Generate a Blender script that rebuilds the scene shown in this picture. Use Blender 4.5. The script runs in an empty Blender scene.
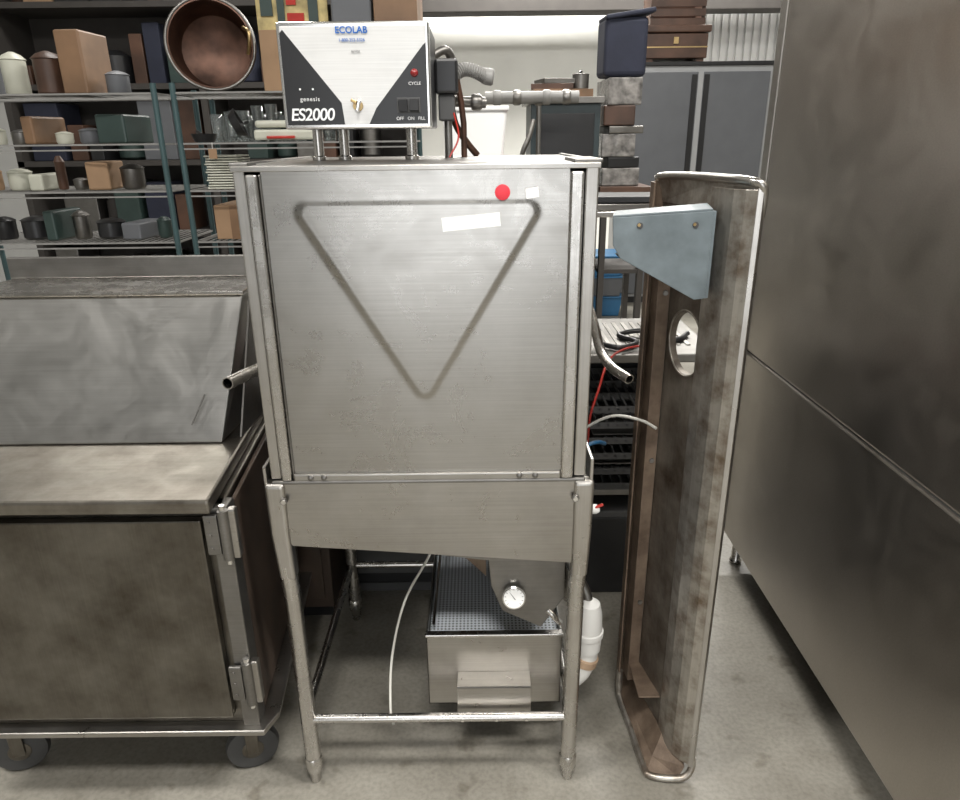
import bpy, bmesh, math, random
from mathutils import Vector, Matrix, Euler
random.seed(7)
S = bpy.context.scene
COL = S.collection

# ------------------------------------------------------------------ materials
def new_mat(name):
    m = bpy.data.materials.new(name); m.use_nodes = True
    nt = m.node_tree
    return m, nt, nt.nodes["Principled BSDF"]

def plain(name, col, rough=0.5, metal=0.0, var=0.12, scale=8.0, bump=0.0, trans=0.0, emit=0.0, spec=0.5):
    m, nt, b = new_mat(name)
    tc = nt.nodes.new("ShaderNodeTexCoord")
    n = nt.nodes.new("ShaderNodeTexNoise"); n.inputs["Scale"].default_value = scale
    n.inputs["Detail"].default_value = 5
    nt.links.new(tc.outputs["Object"], n.inputs["Vector"])
    r = nt.nodes.new("ShaderNodeValToRGB")
    r.color_ramp.elements[0].position = 0.3; r.color_ramp.elements[1].position = 0.7
    r.color_ramp.elements[0].color = (*[c*(1-var) for c in col], 1)
    r.color_ramp.elements[1].color = (*[min(1, c*(1+var)) for c in col], 1)
    nt.links.new(n.outputs["Fac"], r.inputs["Fac"])
    nt.links.new(r.outputs["Color"], b.inputs["Base Color"])
    b.inputs["Roughness"].default_value = rough
    b.inputs["Metallic"].default_value = metal
    b.inputs["Specular IOR Level"].default_value = spec
    if trans: b.inputs["Transmission Weight"].default_value = trans
    if emit:
        b.inputs["Emission Color"].default_value = (*col, 1); b.inputs["Emission Strength"].default_value = emit
    if bump:
        bp = nt.nodes.new("ShaderNodeBump"); bp.inputs["Strength"].default_value = bump
        bp.inputs["Distance"].default_value = 0.01
        nt.links.new(n.outputs["Fac"], bp.inputs["Height"]); nt.links.new(bp.outputs["Normal"], b.inputs["Normal"])
    return m

def steel(name, col=(0.55, 0.54, 0.51), dirt=(0.36, 0.33, 0.29), rough=0.33, amount=0.35, axis='X', metal=1.0, dscale=5.0, wave=0.0, fine=0.25, shift=0.0):
    m, nt, b = new_mat(name)
    tc = nt.nodes.new("ShaderNodeTexCoord")
    mp = nt.nodes.new("ShaderNodeMapping")
    sc = {'X': (3, 120, 220), 'Z': (220, 120, 3)}[axis]
    mp.inputs["Scale"].default_value = sc
    nt.links.new(tc.outputs["Object"], mp.inputs["Vector"])
    n1 = nt.nodes.new("ShaderNodeTexNoise"); n1.inputs["Scale"].default_value = 1.5; n1.inputs["Detail"].default_value = 4
    nt.links.new(mp.outputs["Vector"], n1.inputs["Vector"])
    n2 = nt.nodes.new("ShaderNodeTexNoise"); n2.inputs["Scale"].default_value = dscale; n2.inputs["Detail"].default_value = 8
    n2.inputs["Roughness"].default_value = 0.62
    nt.links.new(tc.outputs["Object"], n2.inputs["Vector"])
    ramp = nt.nodes.new("ShaderNodeValToRGB")
    ramp.color_ramp.elements[0].position = 0.5 - 0.3*amount - 0.12 + shift; ramp.color_ramp.elements[0].color = (*dirt, 1)
    ramp.color_ramp.elements[1].position = 0.5 + 0.3*amount + shift; ramp.color_ramp.elements[1].color = (*col, 1)
    nt.links.new(n2.outputs["Fac"], ramp.inputs["Fac"])
    mx = nt.nodes.new("ShaderNodeMix"); mx.data_type = 'RGBA'; mx.blend_type = 'MULTIPLY'
    mx.inputs[0].default_value = fine
    nt.links.new(ramp.outputs["Color"], mx.inputs[6]); nt.links.new(n1.outputs["Fac"], mx.inputs[7])
    nt.links.new(mx.outputs[2], b.inputs["Base Color"])
    n3 = nt.nodes.new("ShaderNodeTexNoise"); n3.inputs["Scale"].default_value = dscale*2.3; n3.inputs["Detail"].default_value = 9
    n3.inputs["Roughness"].default_value = 0.7; n3.inputs["Distortion"].default_value = 0.6
    nt.links.new(tc.outputs["Object"], n3.inputs["Vector"])
    mr = nt.nodes.new("ShaderNodeMapRange"); mr.inputs["From Min"].default_value = 0.3; mr.inputs["From Max"].default_value = 0.7
    mr.inputs["To Min"].default_value = rough - 0.06; mr.inputs["To Max"].default_value = rough + 0.10
    nt.links.new(n3.outputs["Fac"], mr.inputs["Value"])
    nt.links.new(mr.outputs["Result"], b.inputs["Roughness"])
    b.inputs["Metallic"].default_value = metal
    bp = nt.nodes.new("ShaderNodeBump"); bp.inputs["Strength"].default_value = 0.05; bp.inputs["Distance"].default_value = 0.002
    nt.links.new(n1.outputs["Fac"], bp.inputs["Height"])
    if wave:
        n4 = nt.nodes.new("ShaderNodeTexNoise"); n4.inputs["Scale"].default_value = 3.0; n4.inputs["Detail"].default_value = 0.5
        nt.links.new(tc.outputs["Object"], n4.inputs["Vector"])
        b2 = nt.nodes.new("ShaderNodeBump"); b2.inputs["Strength"].default_value = wave; b2.inputs["Distance"].default_value = 0.02
        nt.links.new(n4.outputs["Fac"], b2.inputs["Height"]); nt.links.new(b2.outputs["Normal"], bp.inputs["Normal"])
    nt.links.new(bp.outputs["Normal"], b.inputs["Normal"])
    return m

M_hood = steel("brushed_steel_hood", (0.50, 0.485, 0.46), (0.385, 0.37, 0.345), 0.28, 0.6, 'X', dscale=3.5, wave=0.20)
M_steel = steel("brushed_steel", (0.60, 0.58, 0.55), (0.46, 0.435, 0.40), 0.30, 0.5, 'Z')
M_steelx = steel("brushed_steel_apron", (0.51, 0.49, 0.46), (0.38, 0.36, 0.33), 0.30, 0.5, 'X', wave=0.12)
M_tube = steel("tube_steel", (0.69, 0.67, 0.64), (0.52, 0.50, 0.47), 0.24, 0.5, 'Z', dscale=7)
M_dsteel = steel("dull_dark_steel", (0.31, 0.30, 0.285), (0.18, 0.17, 0.155), 0.40, 0.5, 'X')
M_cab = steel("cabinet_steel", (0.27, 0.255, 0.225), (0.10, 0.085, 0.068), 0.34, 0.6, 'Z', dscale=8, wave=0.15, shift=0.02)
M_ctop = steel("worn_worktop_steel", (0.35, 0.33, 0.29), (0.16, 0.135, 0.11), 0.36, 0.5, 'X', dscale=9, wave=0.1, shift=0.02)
M_cover = steel("cover_steel", (0.50, 0.49, 0.47), (0.42, 0.41, 0.39), 0.36, 0.6, 'X', dscale=3, wave=0.04)
M_fridge = steel("refrigerator_steel", (0.60, 0.565, 0.52), (0.49, 0.455, 0.41), 0.34, 0.7, 'X', dscale=2.2, wave=0.04)
M_rust = steel("stained_galvanised_steel", (0.30, 0.27, 0.23), (0.075, 0.048, 0.03), 0.48, 0.34, 'Z', metal=0.5, dscale=9, fine=0.4, shift=0.03)
M_rust2 = steel("stained_light_steel", (0.58, 0.55, 0.50), (0.20, 0.145, 0.10), 0.36, 0.35, 'Z', metal=0.85, dscale=20, fine=0.3, shift=-0.02)
M_rust3 = steel("brown_grease_steel", (0.25, 0.185, 0.135), (0.065, 0.04, 0.027), 0.48, 0.45, 'Z', metal=0.35, dscale=13)
M_black = plain("black_plastic", (0.015, 0.015, 0.016), 0.35)
M_blackpaint = plain("black_face_paint", (0.012, 0.012, 0.013), 0.3)
M_white = plain("white_plastic", (0.80, 0.79, 0.76), 0.4, var=0.04)
M_paper = plain("white_label_paper", (0.88, 0.88, 0.87), 0.6, var=0.02)
M_wtext = plain("white_lettering", (0.8, 0.8, 0.8), 0.5, var=0.01)
M_blue = plain("blue_lettering", (0.01, 0.12, 0.45), 0.5, var=0.01)
M_dtext = plain("grey_lettering", (0.1, 0.1, 0.1), 0.5, var=0.01)
M_red = plain("red_sticker", (0.72, 0.04, 0.06), 0.5, var=0.05)
M_redp = plain("red_plastic", (0.42, 0.03, 0.02), 0.3)
M_silver = steel("silver_face_plate", (0.78, 0.775, 0.76), (0.70, 0.695, 0.68), 0.42, 0.3, 'X', metal=0.35)
M_chrome = plain("polished_chrome", (0.75, 0.74, 0.72), 0.15, 1.0, var=0.03)
M_brass = plain("brass", (0.50, 0.36, 0.18), 0.35, 1.0)
M_copper = plain("aged_copper", (0.10, 0.052, 0.036), 0.45, 0.6, var=0.5, scale=12)
M_grey = plain("grey_pvc", (0.24, 0.235, 0.225), 0.5)
M_bracket = plain("blue_grey_paint", (0.145, 0.175, 0.19), 0.40, var=0.2, scale=22)
M_locker = plain("dark_grey_enamel", (0.115, 0.12, 0.13), 0.45, var=0.05)
M_locker2 = plain("grey_enamel", (0.33, 0.335, 0.34), 0.45, var=0.05)
M_rackblue = plain("blue_green_epoxy_wire", (0.045, 0.085, 0.09), 0.4)
M_glass = plain("clear_glass", (0.75, 0.8, 0.8), 0.08, trans=0.85, var=0.02)
M_card = plain("cardboard", (0.30, 0.19, 0.11), 0.8, var=0.12)
M_wood = plain("dark_wood", (0.075, 0.038, 0.024), 0.45, var=0.4, scale=5)
M_wood2 = plain("brown_wood", (0.19, 0.11, 0.06), 0.5, var=0.3, scale=5)
M_panelwood = plain("dark_brown_panel", (0.055, 0.038, 0.028), 0.45, var=0.45, scale=6)
M_navy = plain("navy_canvas", (0.016, 0.019, 0.036), 0.8, bump=0.5)
M_bluebin = plain("blue_bin_plastic", (0.03, 0.14, 0.29), 0.4)
M_wrap = plain("shrink_wrap_film", (0.20, 0.19, 0.18), 0.2, var=0.6, scale=18, bump=0.7)
M_yellow = plain("yellow_board", (0.50, 0.40, 0.18), 0.6, var=0.5, scale=14)
M_green = plain("dark_green_plastic", (0.03, 0.05, 0.045), 0.4)
M_rubber = plain("grey_rubber", (0.07, 0.07, 0.07), 0.6)
M_wtube = plain("clear_vinyl_tube", (0.60, 0.59, 0.54), 0.3, var=0.03)
M_teal = plain("dark_teal_cabinet", (0.03, 0.045, 0.05), 0.4)
M_beam = plain("dark_beam_paint", (0.045, 0.04, 0.036), 0.7)
M_lamp = plain("lamp_diffuser", (1, 0.99, 0.97), 0.5, emit=6.0, var=0.0)
M_beige = plain("beige_enamel", (0.5, 0.5, 0.42), 0.4)
M_orange = plain("orange_stain", (0.60, 0.42, 0.28), 0.6, var=0.4)

def perf_mat():
    m, nt, b = new_mat("perforated_screen")
    tc = nt.nodes.new("ShaderNodeTexCoord")
    mp = nt.nodes.new("ShaderNodeMapping"); mp.inputs["Scale"].default_value = (110, 110, 0)
    v = nt.nodes.new("ShaderNodeTexVoronoi"); v.inputs["Scale"].default_value = 1.0; v.inputs["Randomness"].default_value = 0.0
    r = nt.nodes.new("ShaderNodeValToRGB"); r.color_ramp.interpolation = 'LINEAR'
    r.color_ramp.elements[0].position = 0.20; r.color_ramp.elements[0].color = (0.10, 0.11, 0.12, 1)
    r.color_ramp.elements[1].position = 0.36; r.color_ramp.elements[1].color = (0.66, 0.70, 0.75, 1)
    nt.links.new(tc.outputs["Object"], mp.inputs["Vector"]); nt.links.new(mp.outputs["Vector"], v.inputs["Vector"])
    nt.links.new(v.outputs["Distance"], r.inputs["Fac"]); nt.links.new(r.outputs["Color"], b.inputs["Base Color"])
    b.inputs["Metallic"].default_value = 0.1; b.inputs["Roughness"].default_value = 0.45
    return m
M_perf = perf_mat()

def floor_mat():
    m, nt, b = new_mat("stained_concrete")
    tc = nt.nodes.new("ShaderNodeTexCoord")
    n = nt.nodes.new("ShaderNodeTexNoise"); n.inputs["Scale"].default_value = 2.2; n.inputs["Detail"].default_value = 10; n.inputs["Roughness"].default_value = 0.65
    n2 = nt.nodes.new("ShaderNodeTexNoise"); n2.inputs["Scale"].default_value = 90; n2.inputs["Detail"].default_value = 3
    nt.links.new(tc.outputs["Object"], n.inputs["Vector"]); nt.links.new(tc.outputs["Object"], n2.inputs["Vector"])
    r = nt.nodes.new("ShaderNodeValToRGB")
    r.color_ramp.elements[0].position = 0.32; r.color_ramp.elements[0].color = (0.195, 0.18, 0.15, 1)
    r.color_ramp.elements[1].position = 0.68; r.color_ramp.elements[1].color = (0.355, 0.335, 0.29, 1)
    nt.links.new(n.outputs["Fac"], r.inputs["Fac"])
    r2 = nt.nodes.new("ShaderNodeValToRGB")
    r2.color_ramp.elements[0].position = 0.3; r2.color_ramp.elements[0].color = (0.7, 0.7, 0.7, 1)
    r2.color_ramp.elements[1].position = 0.6; r2.color_ramp.elements[1].color = (1, 1, 1, 1)
    nt.links.new(n2.outputs["Fac"], r2.inputs["Fac"])
    mx = nt.nodes.new("ShaderNodeMix"); mx.data_type = 'RGBA'; mx.blend_type = 'MULTIPLY'; mx.inputs[0].default_value = 0.7
    nt.links.new(r.outputs["Color"], mx.inputs[6]); nt.links.new(r2.outputs["Color"], mx.inputs[7])
    n5 = nt.nodes.new("ShaderNodeTexNoise"); n5.inputs["Scale"].default_value = 14; n5.inputs["Detail"].default_value = 6
    nt.links.new(tc.outputs["Object"], n5.inputs["Vector"])
    r5 = nt.nodes.new("ShaderNodeValToRGB")
    r5.color_ramp.elements[0].position = 0.30; r5.color_ramp.elements[0].color = (0.5, 0.47, 0.43, 1)
    r5.color_ramp.elements[1].position = 0.40; r5.color_ramp.elements[1].color = (1, 1, 1, 1)
    nt.links.new(n5.outputs["Fac"], r5.inputs["Fac"])
    m5 = nt.nodes.new("ShaderNodeMix"); m5.data_type = 'RGBA'; m5.blend_type = 'MULTIPLY'; m5.inputs[0].default_value = 0.6
    nt.links.new(mx.outputs[2], m5.inputs[6]); nt.links.new(r5.outputs["Color"], m5.inputs[7])
    nt.links.new(m5.outputs[2], b.inputs["Base Color"])
    b.inputs["Roughness"].default_value = 0.42
    bp = nt.nodes.new("ShaderNodeBump"); bp.inputs["Strength"].default_value = 0.15; bp.inputs["Distance"].default_value = 0.003
    nt.links.new(n2.outputs["Fac"], bp.inputs["Height"]); nt.links.new(bp.outputs["Normal"], b.inputs["Normal"])
    return m
M_floor = floor_mat()
M_wall = plain("painted_white_wall", (0.80, 0.80, 0.76), 0.8, var=0.05, scale=2)
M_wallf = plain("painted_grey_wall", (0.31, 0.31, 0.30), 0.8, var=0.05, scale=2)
M_ceil = plain("ceiling_panel_paint", (0.50, 0.50, 0.49), 0.85, var=0.05, scale=2)

# ------------------------------------------------------------------ mesh helpers
def root(name, loc=(0, 0, 0)):
    e = bpy.data.objects.new(name, None); e.location = loc; e.empty_display_size = 0.1
    COL.objects.link(e); return e

def add(name, verts, faces, mat, parent=None, smooth=False, bevel=0.0, origin=None, seg=2):
    me = bpy.data.meshes.new(name)
    if parent is None and origin is not None:
        o = Vector(origin); verts = [Vector(v) - o for v in verts]
    me.from_pydata([tuple(v) for v in verts], [], faces); me.update()
    bm = bmesh.new(); bm.from_mesh(me); bmesh.ops.recalc_face_normals(bm, faces=bm.faces); bm.to_mesh(me); bm.free()
    if smooth:
        for p in me.polygons: p.use_smooth = True
    if mat: me.materials.append(mat)
    ob = bpy.data.objects.new(name, me); COL.objects.link(ob)
    if parent:
        ob.parent = parent; ob.matrix_parent_inverse = Matrix.Translation(-parent.location)
    elif origin is not None: ob.location = origin
    if bevel > 0:
        bv = ob.modifiers.new("bevel", 'BEVEL'); bv.width = bevel; bv.segments = seg; bv.limit_method = 'ANGLE'
        bv.harden_normals = False
    return ob

BF = [(0, 1, 3, 2), (4, 6, 7, 5), (0, 4, 5, 1), (2, 3, 7, 6), (0, 2, 6, 4), (1, 5, 7, 3)]
def box(name, x0, x1, y0, y1, z0, z1, mat, parent=None, bevel=0.002, **k):
    v = [Vector((x, y, z)) for x in (x0, x1) for y in (y0, y1) for z in (z0, z1)]
    return add(name, v, BF, mat, parent, bevel=bevel, **k)

def rbox(name, c, size, rot, mat, parent=None, bevel=0.002, **k):
    R = Euler([math.radians(a) for a in rot]).to_matrix(); c = Vector(c)
    v = [c + R @ Vector((x*size[0]/2, y*size[1]/2, z*size[2]/2)) for x in (-1, 1) for y in (-1, 1) for z in (-1, 1)]
    return add(name, v, BF, mat, parent, bevel=bevel, **k)

def prism(name, pts, vec, mat, parent=None, bevel=0.0, **k):
    n = len(pts); vec = Vector(vec)
    v = [Vector(p) for p in pts] + [Vector(p) + vec for p in pts]
    f = [tuple(range(n)), tuple(range(2*n-1, n-1, -1))] + [(i, (i+1) % n, n+(i+1) % n, n+i) for i in range(n)]
    return add(name, v, f, mat, parent, bevel=bevel, **k)

def smooth_path(pts, res=8):
    P = [Vector(p) for p in pts]; out = []
    Q = [P[0]*2-P[1]] + P + [P[-1]*2-P[-2]]
    for i in range(1, len(Q)-2):
        for j in range(res):
            t = j/res; a, b, c, d = Q[i-1], Q[i], Q[i+1], Q[i+2]
            out.append(0.5*((2*b)+(c-a)*t+(2*a-5*b+4*c-d)*t*t+(-a+3*b-3*c+d)*t**3))
    out.append(P[-1]); return out

def tube(name, pts, r, mat, parent=None, seg=14, curved=False, hollow=False, res=8, **k):
    P = smooth_path(pts, res) if curved else [Vector(p) for p in pts]
    radii = r if isinstance(r, (list, tuple)) else [r]*len(P)
    V = []; F = []
    up = None
    def ring(p, t, rad):
        nonlocal up
        if up is None:
            up = Vector((0, 0, 1)) if abs(t.z) < 0.9 else Vector((0, 1, 0))
        a = (up - t*up.dot(t)).normalized(); b = t.cross(a); up = a
        s = len(V)
        for i in range(seg):
            an = 2*math.pi*i/seg; V.append(p + (a*math.cos(an)+b*math.sin(an))*rad)
        return s
    rings = []
    for i, p in enumerate(P):
        t = (P[min(i+1, len(P)-1)] - P[max(i-1, 0)]).normalized()
        rings.append(ring(p, t, radii[i]))
    def bridge(a, b):
        for i in range(seg): F.append((a+i, a+(i+1) % seg, b+(i+1) % seg, b+i))
    for a, b in zip(rings, rings[1:]): bridge(a, b)
    if hollow:
        inner = []
        for i, p in enumerate(P):
            t = (P[min(i+1, len(P)-1)] - P[max(i-1, 0)]).normalized()
            inner.append(ring(p, t, radii[i]*0.82))
        for a, b in zip(inner, inner[1:]): bridge(a, b)
        bridge(rings[0], inner[0]); bridge(rings[-1], inner[-1])
    else:
        F.append(tuple(range(rings[0], rings[0]+seg))); F.append(tuple(range(rings[-1], rings[-1]+seg)))
    o = add(name, V, F, mat, parent, smooth=True, **k)
    try: o.data.set_sharp_from_angle(angle=math.radians(50))
    except Exception: pass
    return o

def lathe(name, prof, loc, mat, parent=None, rot=(0, 0, 0), seg=32, **k):
    R = Euler([math.radians(a) for a in rot]).to_matrix(); c = Vector(loc)
    V = []; F = []
    for (r, z) in prof:
        for i in range(seg):
            a = 2*math.pi*i/seg; V.append(c + R @ Vector((max(r, 1e-5)*math.cos(a), max(r, 1e-5)*math.sin(a), z)))
    for j in range(len(prof)-1):
        for i in range(seg):
            F.append((j*seg+i, j*seg+(i+1) % seg, (j+1)*seg+(i+1) % seg, (j+1)*seg+i))
    if prof[0][0] > 1e-4: F.append(tuple(range(seg)))
    if prof[-1][0] > 1e-4: F.append(tuple(range((len(prof)-1)*seg, len(prof)*seg)))
    o = add(name, V, F, mat, parent, smooth=True, **k)
    try: o.data.set_sharp_from_angle(angle=math.radians(40))
    except Exception: pass
    return o

def disc(name, c, r, th, mat, parent, seg=32):  # faces -Y
    return lathe(name, [(r, 0), (r, th*0.7), (r*0.93, th)], c, mat, parent, rot=(90, 0, 0), seg=seg)

def text(name, body, loc, size, mat, parent, shear=0.0, bold=0.0, spacing=1.0, align='CENTER'):
    cu = bpy.data.curves.new(name, 'FONT'); cu.body = body; cu.size = size; cu.align_x = align; cu.align_y = 'CENTER'
    cu.extrude = 0.0004; cu.shear = shear; cu.offset = bold; cu.space_character = spacing
    tmp = bpy.data.objects.new(name+"_tmp", cu); COL.objects.link(tmp)
    dg = bpy.context.evaluated_depsgraph_get()
    me = bpy.data.meshes.new_from_object(tmp.evaluated_get(dg))
    bpy.data.objects.remove(tmp)
    M = Matrix.Translation(loc) @ Matrix.Rotation(math.radians(90), 4, 'X')
    me.transform(M); me.materials.clear(); me.materials.append(mat)
    ob = bpy.data.objects.new(name, me); COL.objects.link(ob)
    ob.parent = parent; ob.matrix_parent_inverse = Matrix.Translation(-parent.location)
    return ob

def multi(name, boxes, mat, parent=None, bevel=0.0, **k):
    V = []; F = []
    for (x0, x1, y0, y1, z0, z1) in boxes:
        s = len(V)
        V += [Vector((x, y, z)) for x in (x0, x1) for y in (y0, y1) for z in (z0, z1)]
        F += [tuple(i+s for i in f) for f in BF]
    return add(name, V, F, mat, parent, bevel=bevel, **k)

# ------------------------------------------------------------------ room
box("floor", -4.5, 4.5, -5, 9.0, -0.1, 0, M_floor, bevel=0, origin=(0, 0, 0))
box("wall_back", -4.5, 4.5, 9.0, 9.15, 0, 4.2, M_wall, bevel=0, origin=(0, 9, 0))
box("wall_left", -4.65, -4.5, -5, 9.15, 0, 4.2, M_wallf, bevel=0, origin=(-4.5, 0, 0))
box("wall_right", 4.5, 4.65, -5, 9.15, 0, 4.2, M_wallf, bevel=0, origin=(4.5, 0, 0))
multi("wall_front_unseen", [(-4.65, -1.6, -5.15, -5, 0, 4.2), (1.3, 4.65, -5.15, -5, 0, 4.2), (-1.6, 1.3, -5.15, -5, 3.3, 4.2)], M_wallf, origin=(0, -5, 0))  # unseen wall with opening, added to darken the sides and raise contrast
box("ceiling", -4.65, 4.65, -5, 9.15, 4.2, 4.3, M_ceil, bevel=0, origin=(0, 0, 4.2))
box("ceiling_beam", -4.5, 4.5, 8.2, 8.5, 2.70, 3.15, M_beam, bevel=0.01, origin=(0, 8.3, 2.9))
dr = root("door_1", (3.1, 8.95, 0))
bx = []
for i in range(22):
    x = 2.35 + i*0.09
    bx.append((x, x+0.055, 8.90, 8.98, 0.0, 3.4))
bx.append((2.3, 4.35, 8.95, 8.995, 0.0, 3.4))
multi("corrugated_panel", bx, M_paper, dr)

for i, (lx, ly) in enumerate([(-2.2, 0.2), (0.2, -0.9), (2.3, 0.2), (-1.8, 4.6), (1.0, 4.2), (2.4, 7.2), (0.4, 7.6)]):
    lr = root("ceiling_lamp" if i == 0 else "ceiling_lamp.%03d" % i, (lx, ly, 4.12))
    box("housing", lx-0.65, lx+0.65, ly-0.16, ly+0.16, 4.13, 4.2, M_white, lr)
    box("diffuser", lx-0.62, lx+0.62, ly-0.13, ly+0.13, 4.11, 4.135, M_lamp, lr)
    ld = bpy.data.lights.new("lamp_light", 'AREA'); ld.shape = 'RECTANGLE'; ld.size = 1.3; ld.size_y = 0.4
    ld.energy = [90, 130, 140, 40, 95, 170, 240][i]; ld.color = (1, 0.975, 0.93)
    lo = bpy.data.objects.new("lamp_light", ld); COL.objects.link(lo); lo.location = (lx, ly, 4.09)
    lo.parent = lr; lo.matrix_parent_inverse = Matrix.Translation(-lr.location)

# ------------------------------------------------------------------ dishwasher
D = root("commercial_dishwasher", (-0.107, 1.59, 0))
XL, XR, YF, YB = -0.427, 0.213, 1.285, 1.90
ZB, ZT = 0.822, 1.425
box("hood_side_left", XL, XL+0.012, YF+0.004, YB, ZB, ZT, M_steel, D, 0.003)
box("hood_side_right", XR-0.012, XR, YF+0.004, YB, ZB, ZT, M_steel, D, 0.003)
box("hood_back", XL+0.012, XR-0.012, YB-0.012, YB, ZB, ZT, M_steel, D, 0.002)
box("hood_top", XL-0.002, XR+0.002, YF-0.004, YB, ZT-0.004, ZT+0.002, M_dsteel, D, 0.001)
box("hood_top_lip", XL-0.002, XR+0.002, YF-0.008, YF-0.003, ZT-0.008, ZT+0.001, M_steelx, D, 0.001)
multi("hood_corner_tabs", [(XL-0.006, XL+0.028, YF-0.004, YF+0.05, ZT+0.001, ZT+0.007), (XR-0.045, XR+0.006, YF-0.004, YF+0.14, ZT+0.001, ZT+0.008),
      (XL-0.006, XL+0.004, YF+0.05, YB, ZT, ZT+0.006), (XR-0.004, XR+0.006, YF+0.05, YB, ZT, ZT+0.006)], M_dsteel, D, bevel=0.002)
box("hood_outer_flange_left", XL, XL+0.021, YF-0.004, YF+0.02, ZB, ZT-0.004, M_steel, D, 0.003)
box("hood_guide_left", XL+0.023, XL+0.044, YF-0.012, YF+0.02, ZB-0.002, ZT-0.012, M_tube, D, 0.004)
box("hood_outer_flange_right", XR-0.024, XR, YF-0.004, YF+0.02, ZB, ZT-0.004, M_steel, D, 0.003)
box("hood_guide_right", XR-0.051, XR-0.027, YF-0.012, YF+0.02, ZB-0.002, ZT-0.012, M_tube, D, 0.004)
box("hood_guide_bead_left", XL+0.045, XL+0.049, YF-0.006, YF+0.01, ZB, ZT-0.012, M_dsteel, D, 0.002)
px0, px1, pz0, pz1 = XL+0.048, XR-0.051, ZB+0.004, ZT-0.006
tri = [Vector((-0.328, 1.359)), Vector((0.114, 1.359)), Vector((-0.107, 0.986))]
cen = sum(tri, Vector((0, 0)))/3
def sd_tri(p, T):
    d = 1e9; inside = True
    for i in range(3):
        a, b2 = T[i], T[(i+1) % 3]; e = b2-a; w = p-a
        t = max(0, min(1, w.dot(e)/e.dot(e))); d = min(d, (w-e*t).length)
        if e.x*w.y - e.y*w.x > 0: inside = False
    return -d if inside else d
Tin = [t + (cen-t)*0.12 for t in tri]
NX, NZ = 220, 240
V = []; F = []
for j in range(NZ+1):
    for i in range(NX+1):
        x = px0+(px1-px0)*i/NX; z = pz0+(pz1-pz0)*j/NZ
        s = sd_tri(Vector((x, z)), Tin) - 0.015
        h = 0.0009*math.exp(-(s/0.006)**2) + 0.0030/(1+math.exp(max(-50, min(50, s/0.0034))))
        u = (x-px0)/(px1-px0); w = (z-pz0)/(pz1-pz0)
        h += 0.0012*math.sin(math.pi*u)*math.sin(math.pi*w) + 0.0004*math.sin(7*u+2.3*w)*math.sin(3.1*w+1)
        V.append(Vector((x, YF-0.001-h, z)))
for j in range(NZ):
    for i in range(NX):
        a = j*(NX+1)+i; F.append((a, a+1, a+NX+2, a+NX+1))
add("hood_front_panel", V, F, M_hood, D, smooth=True)
box("hood_bottom_fold", px0, px1, YF-0.010, YF+0.004, ZB-0.004, ZB+0.012, M_steelx, D, 0.003)
for i, x in enumerate([-0.345, -0.318, 0.078, 0.110]):
    lathe("rivet_%d" % (i+1), [(0.0065, 0), (0.0055, 0.003), (0, 0.005)], (x, YF-0.010, ZB+0.005), M_dsteel, D, rot=(90, 0, 0), seg=14)
def sticker(name, cx, cz, w, h, ang, mat):
    a = math.radians(ang); pts = []
    for sx, sz in ((-1, -1), (1, -1), (1, 1), (-1, 1)):
        x = sx*w/2; z = sz*h/2
        pts.append((cx + x*math.cos(a)-z*math.sin(a), YF-0.0064, cz + x*math.sin(a)+z*math.cos(a)))
    prism(name, pts, (0, 0.0014, 0), mat, D)
sticker("white_label", -0.012, 1.328, 0.104, 0.024, 5, M_paper)
sticker("small_label", 0.096, 1.377, 0.023, 0.018, 8, M_paper)
disc("round_red_sticker", (0.044, YF-0.0035, 1.378), 0.0135, 0.0013, M_red, D)

# tub
box("tub_body", -0.405, 0.190, YF+0.02, 1.885, 0.66, 0.818, M_dsteel, D, 0.004)
prism("tub_sloped_bottom", [(-0.405, YF+0.03, 0.66), (0.19, YF+0.03, 0.66), (0.19, YF+0.03, 0.60), (0.02, YF+0.03, 0.60)], (0, 0.56, 0), M_dsteel, D)
prism("front_apron", [(-0.412, YF-0.010, 0.818), (0.203, YF-0.010, 0.818), (0.203, YF-0.010, 0.618), (-0.398, YF-0.010, 0.668), (-0.412, YF-0.010, 0.69)], (0, 0.006, 0), M_steelx, D, bevel=0.001)
box("apron_top_fold", -0.425, 0.212, YF-0.012, YF+0.02, 0.812, 0.820, M_dsteel, D, 0.003)
box("tub_rim_left", -0.441, -0.434, YF-0.01, 1.89, 0.795, 0.852, M_steel, D, 0.002)
box("tub_rim_right", 0.221, 0.228, YF-0.01, 1.89, 0.795, 0.862, M_steel, D, 0.002)
box("tub_ledge_left", -0.436, -0.40, YF-0.01, 1.89, 0.797, 0.803, M_steel, D, 0.001)
box("tub_ledge_right", 0.19, 0.223, YF-0.01, 1.89, 0.797, 0.803, M_steel, D, 0.001)
LX, RX = -0.414, 0.204
def leg(name, x, y, sgn):
    tube(name+"_tube", [(x+sgn*0.002, y, 0.05), (x, y, 0.55), (x-sgn*0.004, y, 0.62)], 0.0185, M_tube, D, seg=20)
    lathe(name+"_foot", [(0.0115, 0), (0.0135, 0.005), (0.015, 0.03), (0.02, 0.04), (0.0205, 0.075), (0.0185, 0.078)], (x+sgn*0.002, y, 0), M_tube, D, seg=20)
    a = x-sgn*0.006
    prism(name+"_gusset", [(a-0.021, y-0.018, 0.815), (a+0.021, y-0.018, 0.815), (a+0.020, y-0.018, 0.70), (a+0.019+sgn*0.004, y-0.018, 0.585), (a-0.016+sgn*0.004, y-0.018, 0.585), (a-0.020, y-0.018, 0.70)],
          (0, 0.036, 0), M_steel, D, bevel=0.009, seg=4)
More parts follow.
